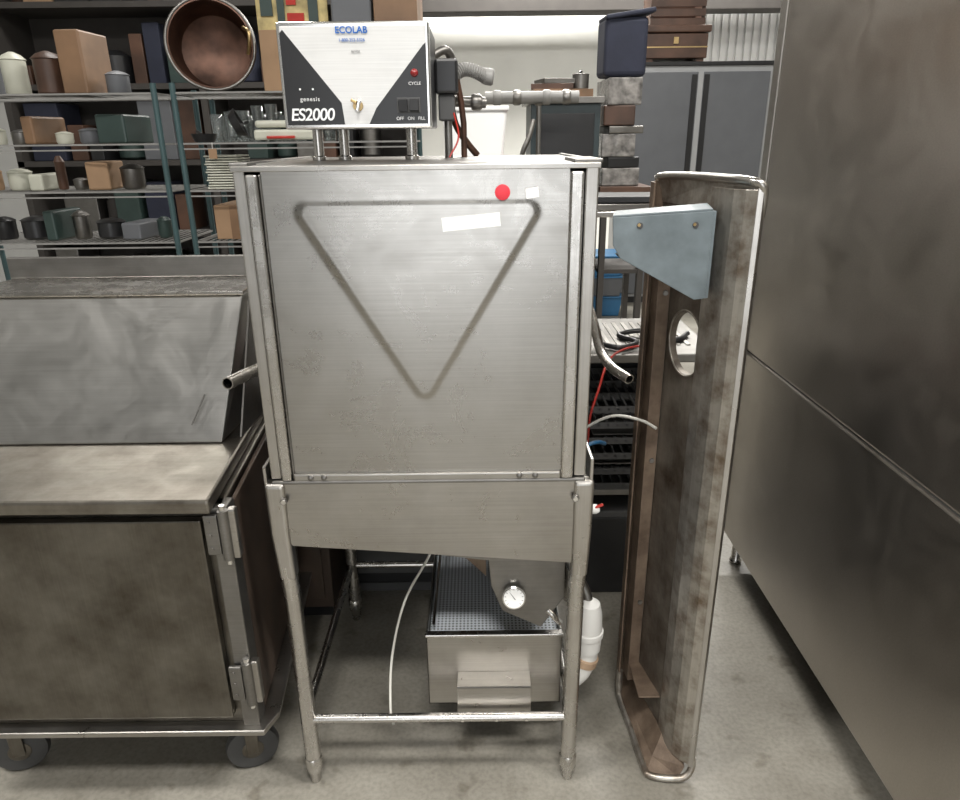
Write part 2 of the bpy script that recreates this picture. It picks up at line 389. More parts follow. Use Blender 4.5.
leg("leg_1", LX, 1.285, 1); leg("leg_2", RX, 1.285, -1); leg("leg_3", LX, 1.90, 1); leg("leg_4", RX, 1.90, -1)
for i, x in enumerate([LX+0.012, RX-0.012]):
    disc("leg_bolt_%d" % (i+1), (x, 1.268, 0.779), 0.0085, 0.006, M_dsteel, D, 6)
    disc("leg_bolt_head_%d" % (i+1), (x, 1.263, 0.779), 0.0055, 0.003, M_chrome, D, 12)
tube("front_rail", [(LX, 1.283, 0.193), (RX, 1.283, 0.193)], 0.0105, M_tube, D)
tube("left_rail", [(LX, 1.285, 0.21), (LX, 1.90, 0.205)], 0.0105, M_tube, D)
tube("right_rail", [(RX, 1.285, 0.21), (RX, 1.90, 0.205)], 0.0105, M_tube, D)
tube("rear_rail", [(LX, 1.90, 0.205), (RX, 1.90, 0.205)], 0.0105, M_tube, D)
# scrap box
SB = 1.355
t = 0.0035
box("scrap_box_front", -0.134, 0.188, SB, SB+t, 0.165, 0.372, M_steelx, D, 0.001)
box("scrap_box_front_fold", -0.136, 0.190, SB-0.006, SB+0.012, 0.366, 0.374, M_tube, D, 0.002)
box("scrap_box_left", -0.134, -0.134+t, SB, 1.80, 0.165, 0.372, M_steelx, D, 0.001)
box("scrap_box_right", 0.188-t, 0.188, SB, 1.80, 0.165, 0.372, M_steelx, D, 0.001)
box("scrap_box_back", -0.134, 0.188, 1.80, 1.80+t, 0.165, 0.40, M_steelx, D, 0.001)
box("scrap_box_bottom", -0.134, 0.188, SB, 1.80, 0.165, 0.169, M_dsteel, D, 0.001)
prism("scrap_screen", [(-0.128, SB+0.02, 0.340), (0.183, SB+0.02, 0.340), (0.183, 1.795, 0.362), (-0.128, 1.795, 0.362)], (0, 0, 0.003), M_perf, D)
tube("scrap_screen_handle", [(-0.118, SB+0.04, 0.372), (-0.112, 1.79, 0.40)], 0.004, M_chrome, D, seg=8)
box("scrap_box_bracket", -0.062, 0.112, SB-0.052, SB-0.049, 0.187, 0.262, M_steelx, D, 0.001)
box("scrap_box_bracket_return", -0.062, 0.112, SB-0.052, SB, 0.258, 0.262, M_steelx, D, 0.001)
for i, x in enumerate([-0.05, 0.03, 0.10]):
    disc("bracket_screw_%d" % i, (x, 1.273, 0.193), 0.004, 0.003, M_chrome, D, 10)
# sump
prism("sump", [(0.012, 1.335, 0.61), (0.186, 1.335, 0.61), (0.186, 1.335, 0.485), (0.135, 1.335, 0.405), (0.045, 1.335, 0.452), (0.02, 1.335, 0.52)], (0, 0.36, 0), M_dsteel, D, bevel=0.003)
prism("drain_chute", [(-0.13, 1.45, 0.60), (0.01, 1.40, 0.60), (0.01, 1.40, 0.50), (-0.03, 1.42, 0.53)], (0, 0.30, 0), M_rust3, D, bevel=0.002)
tube("sump_pipe", [(0.15, 1.34, 0.45), (0.165, 1.335, 0.435), (0.18, 1.36, 0.40)], 0.008, M_tube, D, curved=True)
tg = (0.071, 1.322, 0.500)
tube("gauge_stem", [(tg[0], 1.34, tg[2]), (tg[0], 1.322, tg[2])], 0.008, M_chrome, D)
lathe("gauge_bezel", [(0.022, 0), (0.0265, 0.001), (0.0265, 0.008), (0.0235, 0.010), (0.0235, 0.006), (0.0, 0.006)], tg, M_chrome, D, rot=(76, 0, 0))
lathe("gauge_face", [(0.0233, 0.0062), (0.0233, 0.0075), (0.0, 0.0075)], tg, M_paper, D, rot=(76, 0, 0))
RG = Euler((math.radians(76), 0, 0)).to_matrix()
V = []; F = []
for i in range(11):
    a = math.radians(225 - i*27)
    r0, r1, w = 0.018, 0.0215, 0.0006
    d = Vector((math.cos(a), math.sin(a), 0)); n = Vector((-d.y, d.x, 0)); s = len(V)
    for q in (d*r0-n*w, d*r1-n*w, d*r1+n*w, d*r0+n*w): V.append(Vector(tg)+RG@(q+Vector((0, 0, 0.0079))))
    F.append((s, s+1, s+2, s+3))
d = Vector((math.cos(2.2), math.sin(2.2), 0)); n = Vector((-d.y, d.x, 0)); s = len(V)
for q in (-d*0.005-n*0.001, d*0.017-n*0.0003, d*0.017+n*0.0003, -d*0.005+n*0.001): V.append(Vector(tg)+RG@(q+Vector((0, 0, 0.0082))))
F.append((s, s+1, s+2, s+3))
add("gauge_needle_and_ticks", V, F, M_dtext, D)
tube("vinyl_tube", [(-0.10, 1.46, 0.60), (-0.125, 1.42, 0.545), (-0.185, 1.40, 0.435), (-0.221, 1.38, 0.29), (-0.222, 1.31, 0.20), (-0.214, 1.29, 0.165)], 0.0032, M_wtube, D, curved=True, seg=8)
# PVC drain at the right rear of the scrap box
tube("drop_pipe", [(0.17, 1.52, 0.62), (0.205, 1.50, 0.50), (0.258, 1.46, 0.41), (0.266, 1.45, 0.33)], 0.012, M_dsteel, D, curved=True)
lathe("pvc_coupling_upper", [(0.022, 0.0), (0.032, 0.003), (0.034, 0.03), (0.0345, 0.075), (0.032, 0.115), (0.026, 0.14), (0.012, 0.15)], (0.266, 1.45, 0.245), M_white, D, seg=28)
lathe("pvc_coupling_ring", [(0.0345, 0), (0.038, 0.002), (0.038, 0.016), (0.0345, 0.018)], (0.266, 1.45, 0.290), M_white, D, seg=28)
tube("pvc_elbow", [(0.266, 1.45, 0.26), (0.262, 1.45, 0.22), (0.248, 1.445, 0.185), (0.222, 1.44, 0.165), (0.20, 1.44, 0.16)], 0.029, M_white, D, curved=True, seg=20)
lathe("pvc_elbow_collar", [(0.030, 0), (0.033, 0.002), (0.033, 0.022), (0.030, 0.024)], (0.258, 1.449, 0.205), M_orange, D, rot=(0, 15, 0), seg=24)
tube("drain_into_box", [(0.205, 1.44, 0.16), (0.15, 1.44, 0.155)], 0.018, M_white, D)
# lift handles
tube("lift_handle_right", [(0.222, 1.62, 1.14), (0.240, 1.53, 1.12), (0.25, 1.48, 1.085), (0.256, 1.42, 1.045), (0.270, 1.36, 1.027), (0.296, 1.31, 1.018)], 0.0105, M_tube, D, curved=True, hollow=True)
tube("lift_handle_left", [(-0.430, 1.50, 1.02), (-0.455, 1.42, 1.020), (-0.491, 1.29, 1.026)], 0.0125, M_tube, D, hollow=True)
box("handle_pivot_right", 0.213, 0.232, 1.58, 1.66, 1.11, 1.17, M_steel, D, 0.004)
box("handle_pivot_left", -0.445, -0.427, 1.47, 1.53, 1.0, 1.045, M_steel, D, 0.004)
tube("valve_pipe", [(0.19, 1.36, 0.70), (0.245, 1.36, 0.70)], 0.008, M_brass, D)
lathe("valve_body", [(0.009, 0), (0.011, 0.004), (0.011, 0.018), (0.007, 0.025)], (0.235, 1.36, 0.70), M_white, D, rot=(0, 90, 0), seg=16)
rbox("valve_lever", (0.258, 1.355, 0.710), (0.020, 0.008, 0.005), (0, -25, 0), M_redp, D)

# ---- control box
CX0, CX1, CY0, CY1, CZ0, CZ1 = -0.380, -0.090, 1.50, 1.72, 1.490, 1.677
box("control_box_body", CX0, CX1, CY0+0.004, CY1, CZ0, CZ1, M_black, D, 0.004)
box("control_box_bezel", CX0-0.001, CX1+0.001, CY0-0.004, CY0+0.012, CZ0-0.002, CZ1+0.002, M_chrome, D, 0.004)
fy = CY0-0.0045
fx0, fx1, fz0, fz1 = CX0+0.006, CX1-0.006, CZ0+0.006, CZ1-0.006
box("control_face", fx0, fx1, fy-0.0015, fy+0.003, fz0, fz1, M_silver, D, 0.001)
yb = fy-0.0025
mx_ = (fx0+fx1)/2
prism("black_field_left", [(fx0, yb, fz1-0.012), (fx0+0.006, yb, fz1-0.006), (mx_-0.030, yb, fz0+0.040), (mx_-0.026, yb, fz0+0.0), (fx0, yb, fz0)], (0, 0.001, 0), M_blackpaint, D)
prism("black_field_right", [(fx1, yb, fz1-0.03), (fx1-0.006, yb, fz1-0.035), (mx_+0.038, yb, fz0+0.030), (mx_+0.022, yb, fz0), (fx1, yb, fz0)], (0, 0.001, 0), M_blackpaint, D)
yt = fy-0.0035
text("maker_lettering", "ECOLAB", (mx_-0.002, yt, CZ1-0.014), 0.0165, M_blue, D, bold=0.0003)
text("phone_lettering", "1-800-352-5326", (mx_-0.002, yt, CZ1-0.031), 0.0078, M_blue, D)
text("series_lettering", "genesis", (fx0+0.048, yt, fz0+0.047), 0.011, M_wtext, D, spacing=1.2)
text("title_lettering", "ES2000", (fx0+0.050, yt, fz0+0.018), 0.0315, M_wtext, D, shear=0.15, bold=0.0004, spacing=0.92)
text("cycle_lettering", "CYCLE", (fx1-0.024, yt, fz0+0.073), 0.008, M_wtext, D)
text("switch_lettering", "OFF   ON   FILL", (fx1-0.034, yt, fz0+0.010), 0.0085, M_wtext, D)
text("small_lettering", "service", (mx_+0.004, yt, CZ1-0.050), 0.006, M_dtext, D)
lathe("cycle_lamp", [(0.0075, 0), (0.0075, 0.003), (0.005, 0.006), (0, 0.007)], (fx1-0.024, fy-0.001, fz0+0.092), plain("dark_red_lens", (0.25, 0.02, 0.02), 0.3), D, rot=(90, 0, 0), seg=18)
box("switch_plate", fx1-0.060, fx1-0.014, fy-0.006, fy, fz0+0.020, fz0+0.048, M_rubber, D, 0.001)
rbox("rocker_switch_1", (fx1-0.048, fy-0.008, fz0+0.034), (0.018, 0.008, 0.022), (10, 0, 0), M_black, D, 0.001)
rbox("rocker_switch_2", (fx1-0.026, fy-0.008, fz0+0.034), (0.018, 0.008, 0.022), (-10, 0, 0), M_black, D, 0.001)
disc("indicator_dot_1", (fx0+0.03, fy-0.002, fz0+0.065), 0.002, 0.002, M_wtext, D, 10)
disc("indicator_dot_2", (fx0+0.055, fy-0.002, fz0+0.065), 0.002, 0.002, M_wtext, D, 10)
disc("latch_rose", (mx_+0.002, fy-0.001, fz0+0.034), 0.010, 0.004, M_brass, D, 20)
rbox("latch_knob", (mx_+0.004, fy-0.010, fz0+0.034), (0.007, 0.014, 0.022), (0, 15, 0), M_chrome, D, 0.002)
rbox("latch_key", (mx_-0.005, fy-0.009, fz0+0.042), (0.012, 0.004, 0.006), (0, 30, 0), M_brass, D, 0.001)
for i, (x, y) in enumerate([(-0.340, 1.60), (-0.290, 1.63), (-0.140, 1.60)]):
    tube("control_post_%d" % (i+1), [(x, y, ZT), (x, y, CZ0+0.003)], 0.0105, M_tube, D)
    lathe("post_collar_%d" % (i+1), [(0.015, 0), (0.015, 0.008), (0.011, 0.010)], (x, y, ZT+0.001), M_tube, D, seg=18)
# plumbing behind the control box
box("solenoid_valve", -0.090, -0.040, 1.66, 1.73, 1.56, 1.63, M_black, D, 0.006)
box("solenoid_coil", -0.084, -0.048, 1.67, 1.72, 1.505, 1.56, M_rubber, D, 0.004)
tube("supply_pipe_vertical", [(-0.064, 1.69, ZT), (-0.064, 1.69, 1.57)], 0.009, M_dsteel, D)
tube("supply_pipe_b", [(-0.03, 1.73, ZT), (-0.03, 1.73, 1.50), (-0.035, 1.73, 1.545), (-0.045, 1.70, 1.60)], 0.007, M_copper, D)
P = smooth_path([(-0.05, 1.70, 1.600), (-0.025, 1.71, 1.612), (0.005, 1.72, 1.605), (0.024, 1.73, 1.595)], 12)
tube("flexible_conduit", P, [0.013+0.0025*(i % 2) for i in range(len(P))], M_grey, D)
lathe("conduit_fitting", [(0.016, 0), (0.018, 0.01), (0.018, 0.022), (0.014, 0.026)], (0.014, 1.73, 1.600), M_grey, D, rot=(0, 100, 0), seg=16)
tube("overflow_pipe", [(-0.05, 1.74, 1.548), (0.02, 1.76, 1.545)], 0.012, M_dsteel, D)
lathe("overflow_union", [(0.016, 0), (0.018, 0.005), (0.018, 0.02), (0.014, 0.025)], (-0.012, 1.75, 1.546), M_dsteel, D, rot=(0, 90, 0), seg=16)
tube("braided_hose", [(-0.06, 1.75, 1.55), (-0.05, 1.78, 1.50), (-0.025, 1.80, 1.46), (0.0, 1.82, 1.43)], 0.008, M_copper, D, curved=True)
tube("grey_hose", [(-0.065, 1.80, 1.60), (-0.055, 1.82, 1.63), (-0.07, 1.80, 1.66), (-0.11, 1.78, 1.64)], 0.010, M_dsteel, D, curved=True)
tube("mixed_wire", [(-0.05, 1.66, 1.52), (-0.04, 1.62, 1.47), (-0.06, 1.60, 1.43)], 0.002, M_redp, D, curved=True, seg=8)

tube("white_hose", [(0.20, 1.60, 0.74), (0.267, 1.60, 0.797), (0.32, 1.56, 0.84), (0.37, 1.50, 0.853), (0.398, 1.46, 0.849)], 0.0036, M_wtube, D, curved=True, seg=8)
tube("blue_hose", [(0.20, 1.55, 0.72), (0.255, 1.55, 0.765), (0.285, 1.56, 0.772), (0.31, 1.60, 0.75)], 0.005, M_bluebin, D, curved=True, seg=8)

# ------------------------------------------------------------------ dish table stood on end
T = root("upended_steel_dish_table", (0.44, 1.42, 0))
A = Vector((0.402, 1.57, 0)); B = Vector((0.450, 1.345, 0)); U = (B-A); L = U.length; U.normalize()
N = Vector((U.y, -U.x, 0)).normalized()
if N.x > 0: N = -N
Z0, Z1 = 0.045, 1.345
hz, hu, hr, hs = 1.058, 0.152, 0.067, 0.074
V = []; F = []
def pu(u, z, off=0.0): return A + U*u + Vector((0, 0, z)) + N*off
ns = 48
for i in range(ns):
    a = 2*math.pi*i/ns; c_, s_ = math.cos(a), math.sin(a); m_ = max(abs(c_), abs(s_))
    V.append(pu(hu + hs*c_/m_, hz + hs*s_/m_))
for i in range(ns):
    a = 2*math.pi*i/ns; V.append(pu(hu+hr*math.cos(a), hz+hr*math.sin(a)))
for i in range(ns):
    a = 2*math.pi*i/ns; V.append(pu(hu+hr*0.97*math.cos(a), hz+hr*0.97*math.sin(a), -0.012))
for i in range(ns):
    j = (i+1) % ns; F.append((i, j, ns+j, ns+i)); F.append((ns+i, ns+j, 2*ns+j, 2*ns+i))
def quad(u0, u1, z0, z1):
    s = len(V); V.extend([pu(u0, z0), pu(u1, z0), pu(u1, z1), pu(u0, z1)]); F.append((s, s+1, s+2, s+3))
quad(0, hu-hs, Z0, Z1); quad(hu+hs, L, Z0, Z1); quad(hu-hs, hu+hs, Z0, hz-hs); quad(hu-hs, hu+hs, hz+hs, Z1)
add("table_panel", V, F, M_rust, T)
V = [pu(hu+(hr+0.003)*math.cos(a), hz+(hr+0.003)*math.sin(a), 0.001) for a in [2*math.pi*i/40 for i in range(41)]]
tube("drain_hole_rim", V, 0.0022, M_rust2, T, seg=8)
def strip(name, plan, z0, z1, th, mat, bevel=0.001):
    pts = [Vector((p[0], p[1], 0)) for p in plan]
    V = []; F = []; n = len(pts)
    offs = []
    for i in range(n):
        d = (pts[min(i+1, n-1)]-pts[max(i-1, 0)]).normalized(); offs.append(Vector((d.y, -d.x, 0))*th)
    for z in (z0, z1):
        for i in range(n): V.append(pts[i]+Vector((0, 0, z)))
        for i in range(n): V.append(pts[i]+offs[i]+Vector((0, 0, z)))
    for i in range(n-1):
        F += [(i, i+1, 2*n+i+1, 2*n+i), (n+i, 3*n+i, 3*n+i+1, n+i+1), (i, n+i, n+i+1, i+1), (2*n+i, 2*n+i+1, 3*n+i+1, 3*n+i)]
    F += [(0, 2*n, 3*n, n), (n-1, 2*n-1, 4*n-1, 3*n-1)]
    return add(name, V, F, mat, T, smooth=False, bevel=bevel)
strip("rear_rim_flange", [(0.408, 1.585), (0.388, 1.578), (0.372, 1.553), (0.374, 1.530)], 0.035, 1.378, 0.004, M_rust3)
strip("stiffener_channel", [(0.402, 1.545), (0.386, 1.543), (0.390, 1.500), (0.414, 1.505)], 0.10, 1.31, 0.004, M_rust3)
# wide rolled edge facing the viewer (flat band + curl)
strip("front_rim_band", [(0.444, 1.372), (0.450, 1.335), (0.462, 1.305), (0.476, 1.285), (0.492, 1.272)], 0.05, 1.378, 0.003, M_rust2)
strip("front_rim_curl", [(0.490, 1.272), (0.499, 1.270), (0.505, 1.276), (0.505, 1.290)], 0.045, 1.380, 0.003, M_steel)
# top rim: outward band with square corner and a curl
def skin(name, rows, mat, th=0.003):
    V = []; F = []; n = len(rows[0])
    for r_ in rows: V += [Vector(p) for p in r_]
    for j in range(len(rows)-1):
        F += [(j*n+i, j*n+i+1, (j+1)*n+i+1, (j+1)*n+i) for i in range(n-1)]
    o = add(name, V, F, mat, T); so = o.modifiers.new("s", 'SOLIDIFY'); so.thickness = th; so.offset = 0
    return o
skin("top_rim_band", [[(0.402, 1.57, 1.335), (0.428, 1.45, 1.335), (0.447, 1.35, 1.335), (0.462, 1.305, 1.333)],
                      [(0.398, 1.575, 1.362), (0.428, 1.46, 1.365), (0.455, 1.34, 1.366), (0.480, 1.285, 1.362)],
                      [(0.390, 1.58, 1.385), (0.424, 1.46, 1.392), (0.458, 1.33, 1.393), (0.494, 1.273, 1.386)]], M_rust2)
tube("top_rim_curl", [(0.388, 1.585, 1.382), (0.396, 1.57, 1.388), (0.424, 1.46, 1.393), (0.458, 1.33, 1.394), (0.480, 1.285, 1.392), (0.496, 1.272, 1.386), (0.503, 1.276, 1.368), (0.503, 1.28, 1.33)], 0.008, M_steel, T, curved=True, res=6)
# bottom rim: flange standing out to the viewer, resting on the floor
skin("bottom_rim_band", [[(0.402, 1.57, 0.075), (0.428, 1.45, 0.072), (0.447, 1.35, 0.070), (0.480, 1.285, 0.066)],
                         [(0.384, 1.55, 0.040), (0.402, 1.43, 0.030), (0.418, 1.32, 0.024), (0.485, 1.278, 0.034)],
                         [(0.376, 1.54, 0.022), (0.386, 1.42, 0.012), (0.396, 1.285, 0.008), (0.470, 1.270, 0.012)]], M_rust3)
tube("bottom_rim_curl", [(0.374, 1.535, 0.10), (0.375, 1.535, 0.04), (0.377, 1.52, 0.018), (0.386, 1.42, 0.012), (0.394, 1.30, 0.010), (0.402, 1.278, 0.010), (0.44, 1.268, 0.010), (0.480, 1.266, 0.014), (0.499, 1.272, 0.032), (0.503, 1.280, 0.065)], 0.0085, M_rust2, T, curved=True, res=6)
box("end_crossmember", 0.385, 0.447, 1.36, 1.545, 1.300, 1.305, M_rust3, T)
box("lower_crossmember", 0.388, 0.442, 1.38, 1.545, 0.150, 0.155, M_rust3, T)
for i, z in enumerate((0.35, 0.75, 1.15)):
    disc("channel_bolt_%d" % i, (0.404, 1.500, z), 0.006, 0.004, M_dsteel, T, 10)
Bp = [(0.244, 1.30, 1.330), (0.425, 1.30, 1.340), (0.425, 1.30, 1.180), (0.405, 1.30, 1.178), (0.262, 1.30, 1.257), (0.247, 1.30, 1.281)]
prism("painted_bracket_plate", Bp, (0, 0.004, 0), M_bracket, T, bevel=0.001)
prism("painted_bracket_top", [(0.244, 1.302, 1.330), (0.425, 1.302, 1.340), (0.425, 1.34, 1.347), (0.255, 1.34, 1.335)], (0, 0, 0.004), M_bracket, T, bevel=0.001)
prism("painted_bracket_bottom", [(0.262, 1.302, 1.257), (0.405, 1.302, 1.178), (0.405, 1.35, 1.178), (0.262, 1.35, 1.257)], (0, 0, 0.004), M_bracket, T)
box("bracket_foot", 0.425, 0.432, 1.302, 1.42, 1.18, 1.340, M_bracket, T, 0.001)
for i, x in enumerate([0.294, 0.395]):
    disc("bracket_hole_%d" % i, (x, 1.2998, 1.316), 0.0058, 0.0015, M_rubber, T, 14)
    disc("bracket_screw_%d" % i, (x-0.002, 1.2985, 1.317), 0.003, 0.0015, M_brass, T, 12)

# ------------------------------------------------------------------ refrigerator
R = root("stainless_refrigerator", (1.27, 1.6, 0))
box("body_lower", 0.88, 1.66, 0.95, 2.27, 0.12, 0.80, M_fridge, R, 0.006)
box("body_upper", 0.88, 1.66, 0.95, 2.27, 0.806, 2.05, M_fridge, R, 0.006)
box("seam_gasket", 0.886, 1.654, 0.956, 2.264, 0.79, 0.815, M_rubber, R, 0)
box("side_trim", 0.874, 0.88, 2.22, 2.268, 0.12, 2.05, M_steel, R, 0.002)
box("plinth", 0.93, 1.62, 1.0, 2.2, 0.06, 0.12, M_black, R)
for i, (x, y) in enumerate([(0.93, 1.0), (1.6, 1.0), (0.93, 2.2), (1.6, 2.2)]):
    lathe("foot_%d" % i, [(0.02, 0), (0.022, 0.01), (0.016, 0.02), (0.016, 0.12)], (x, y, 0), M_tube, R, seg=16)
box("door_upper", 0.885, 1.655, 0.90, 0.948, 0.83, 1.93, M_fridge, R, 0.006)
box("door_lower", 0.885, 1.655, 0.90, 0.948, 0.15, 0.79, M_fridge, R, 0.006)
tube("door_handle", [(0.95, 0.90, 1.2), (0.95, 0.86, 1.22), (0.95, 0.86, 1.58), (0.95, 0.90, 1.6)], 0.01, M_chrome, R)

# ------------------------------------------------------------------ mobile cabinet (left)
C = root("mobile_steel_cabinet", (-0.9, 1.5, 0))
ZC = 0.82
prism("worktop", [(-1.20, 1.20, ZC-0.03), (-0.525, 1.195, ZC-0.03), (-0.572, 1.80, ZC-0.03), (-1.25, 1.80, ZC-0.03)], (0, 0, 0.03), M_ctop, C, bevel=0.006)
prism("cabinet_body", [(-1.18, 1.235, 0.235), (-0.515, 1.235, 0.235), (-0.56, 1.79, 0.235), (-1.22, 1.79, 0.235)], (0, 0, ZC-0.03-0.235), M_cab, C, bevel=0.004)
prism("side_panel", [(-0.514, 1.27, 0.24), (-0.505, 1.27, 0.24), (-0.545, 1.79, 0.24), (-0.558, 1.79, 0.24)], (0, 0, 0.54), M_panelwood, C, bevel=0.002)
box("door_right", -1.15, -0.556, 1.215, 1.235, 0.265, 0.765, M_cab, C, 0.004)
box("corner_post", -0.540, -0.503, 1.222, 1.268, 0.235, 0.79, M_dsteel, C, 0.003)
prism("base_bumper", [(-1.20, 1.205, 0.222), (-0.490, 1.205, 0.222), (-0.470, 1.26, 0.222), (-0.52, 1.82, 0.222), (-1.25, 1.82, 0.222)], (0, 0, 0.014), M_steelx, C, bevel=0.003)
tube("door_pull", [(-1.10, 1.215, 0.45), (-1.10, 1.185, 0.46), (-1.10, 1.185, 0.60), (-1.10, 1.215, 0.61)], 0.007, M_tube, C)
for i, z in enumerate([0.735, 0.365]):
    box("hinge_%d_leaf" % i, -0.548, -0.520, 1.208, 1.218, z-0.045, z+0.045, M_dsteel, C, 0.003)
    tube("hinge_%d_barrel" % i, [(-0.508, 1.212, z-0.055), (-0.508, 1.212, z+0.055)], 0.011, M_dsteel, C)
    tube("hinge_%d_pin" % i, [(-0.508, 1.212, z-0.066), (-0.508, 1.212, z+0.066)], 0.006, M_chrome, C)
    box("hinge_%d_side_leaf" % i, -0.502, -0.485, 1.212, 1.232, z-0.055, z+0.055, M_steelx, C, 0.003)
    for k in range(3): disc("hinge_%d_screw_%d" % (i, k), (-0.538, 1.208, z-0.03+0.03*k), 0.004, 0.002, M_dsteel, C, 10)
for i, (x, y) in enumerate([(-0.575, 1.335), (-1.15, 1.335), (-0.66, 1.70), (-1.15, 1.70)]):
    lathe("caster_%d_wheel" % i, [(0.012, -0.018), (0.048, -0.018), (0.060, -0.014), (0.064, 0), (0.060, 0.014), (0.048, 0.018), (0.012, 0.018)], (x, y, 0.064), M_rubber, C, rot=(90, 0, 20), seg=28)
    lathe("caster_%d_hub" % i, [(0.0, -0.021), (0.022, -0.021), (0.026, -0.019), (0.026, 0.019), (0.022, 0.021), (0.0, 0.021)], (x, y, 0.064), M_cab, C, rot=(90, 0, 20), seg=20)
    for s in (-1, 1):
        d = Vector((-math.sin(math.radians(20)), math.cos(math.radians(20)), 0))*0.027*s
        rbox("caster_%d_fork_%s" % (i, "a" if s < 0 else "b"), (x+d.x, y+d.y, 0.135), (0.030, 0.004, 0.155), (0, 0, 20), M_cab, C)
    rbox("caster_%d_plate" % i, (x, y, 0.215), (0.10, 0.09, 0.012), (0, 0, 20), M_cab, C)

WC = root("dark_wood_base_cabinet", (-0.9, 2.1, 0))
box("carcass", -1.40, -0.475, 1.88, 2.40, 0.06, 0.78, M_panelwood, WC, 0.004)
box("kick_board", -1.38, -0.49, 1.92, 2.38, 0, 0.06, M_black, WC, 0)
box("top", -1.42, -0.465, 1.875, 2.42, 0.78, 0.81, M_wood, WC, 0.004)
box("door_a", -0.92, -0.50, 1.868, 1.88, 0.10, 0.75, M_panelwood, WC, 0.003)
box("door_b", -1.37, -0.94, 1.868, 1.88, 0.10, 0.75, M_panelwood, WC, 0.003)
EC = root("added_shade_cabinet", (-0.1, 2.3, 0))  # added black cabinet, stands in for the shade behind the machine
box("carcass", -0.44, 0.23, 2.02, 2.60, 0.05, 0.74, M_black, EC, 0.006)
box("kick_board", -0.42, 0.21, 2.05, 2.58, 0, 0.05, M_rubber, EC, 0)
box("door", -0.42, 0.21, 2.005, 2.02, 0.10, 0.71, M_rubber, EC, 0.004)
tube("pull", [(-0.2, 2.005, 0.66), (-0.2, 1.985, 0.66), (0.0, 1.985, 0.66), (0.0, 2.005, 0.66)], 0.006, M_dsteel, EC)

H = root("angled_steel_sink_cover", (-0.9, 1.62, ZC))
V = [Vector(p) for p in [(-1.18, 1.47, ZC+0.001), (-0.592, 1.47, ZC+0.001), (-0.545, 1.60, 1.135), (-1.18, 1.60, 1.135)]] + [Vector((-1.18, 1.78, ZC+0.001)), Vector((-0.575, 1.78, ZC+0.001)), Vector((-0.56, 1.78, 1.135)), Vector((-1.18, 1.78, 1.135))]
add("cover_shell", V, [(0, 1, 2, 3), (1, 5, 6, 2), (3, 2, 6, 7), (0, 3, 7, 4), (4, 7, 6, 5), (0, 4, 5, 1)], M_cover, H, bevel=0.004)
box("cover_top_lip", -1.19, -0.540, 1.594, 1.80, 1.136, 1.146, M_tube, H, 0.003)
box("cover_upstand", -1.19, -0.56, 1.78, 1.79, 1.146, 1.20, M_dsteel, H, 0.003)
prism("side_cheek", [(-0.560, 1.50, ZC+0.002), (-0.540, 1.62, 1.12), (-0.535, 1.78, 1.12), (-0.555, 1.78, ZC+0.002)], (0.004, 0, 0), M_dsteel, H)
tube("hanging_rod", [(-0.655, 1.472, 0.865), (-0.625, 1.497, 0.93)], 0.002, M_dsteel, H, seg=8)

# ------------------------------------------------------------------ wire racks (left background)
def wire_rack(name, x0, x1, y0, y1, levels, top):
    r = root(name, ((x0+x1)/2, (y0+y1)/2, 0))
    for i, (x, y) in enumerate([(x0, y0), (x1, y0), (x0, y1), (x1, y1)]):
        tube("post_%d" % i, [(x, y, 0), (x, y, top)], 0.0125, M_rackblue, r, seg=10)
    for k, z in enumerate(levels):
        bx = [(x0, x1, y0-0.004, y0+0.004, z-0.028, z-0.022), (x0, x1, y0-0.004, y0+0.004, z-0.007, z), (x0, x1, y1-0.005, y1+0.005, z-0.008, z),
              (x0-0.004, x0+0.004, y0, y1, z-0.008, z), (x1-0.004, x1+0.004, y0, y1, z-0.008, z)]
        n = int((x1-x0)/0.03)
        for i in range(1, n):
            x = x0+(x1-x0)*i/n; bx.append((x-0.002, x+0.002, y0, y1, z-0.004, z))
        multi("shelf_%d" % k, bx, M_grey, r)
    return r
lev = [0.25, 0.68, 1.05, 1.27, 1.465, 1.665]
wire_rack("wire_shelving_rack", -1.27, -0.28, 3.2, 3.65, lev, 1.70)
wire_rack("wire_shelving_rack.001", -2.45, -1.35, 3.2, 3.65, lev, 1.70)
def zs(z): return z+0.001
cp = root("copper_pot", (-1.14, 3.38, 1.666))
lathe("pot_bowl", [(0.0, -0.16), (0.09, -0.155), (0.15, -0.12), (0.17, -0.05), (0.172, 0.05), (0.182, 0.055), (0.182, 0.06), (0.168, 0.062), (0.166, -0.05), (0.145, -0.11), (0.085, -0.14), (0, -0.145)], (-1.14, 3.38, 1.666+0.188), M_copper, cp, rot=(86, 0, 12), seg=48)
tube("pot_rim", [Vector((-1.14, 3.38, 1.854)) + Euler((math.radians(86), 0, math.radians(12))).to_matrix() @ Vector((0.180*math.cos(a), 0.180*math.sin(a), 0.058)) for a in [2*math.pi*i/40 for i in range(41)]], 0.007, M_dsteel, cp, seg=8)
tube("pot_handle", [(-0.975, 3.33, 1.82), (-0.955, 3.30, 1.86), (-0.955, 3.30, 1.90), (-0.985, 3.33, 1.92)], 0.008, M_brass, cp, curved=True)
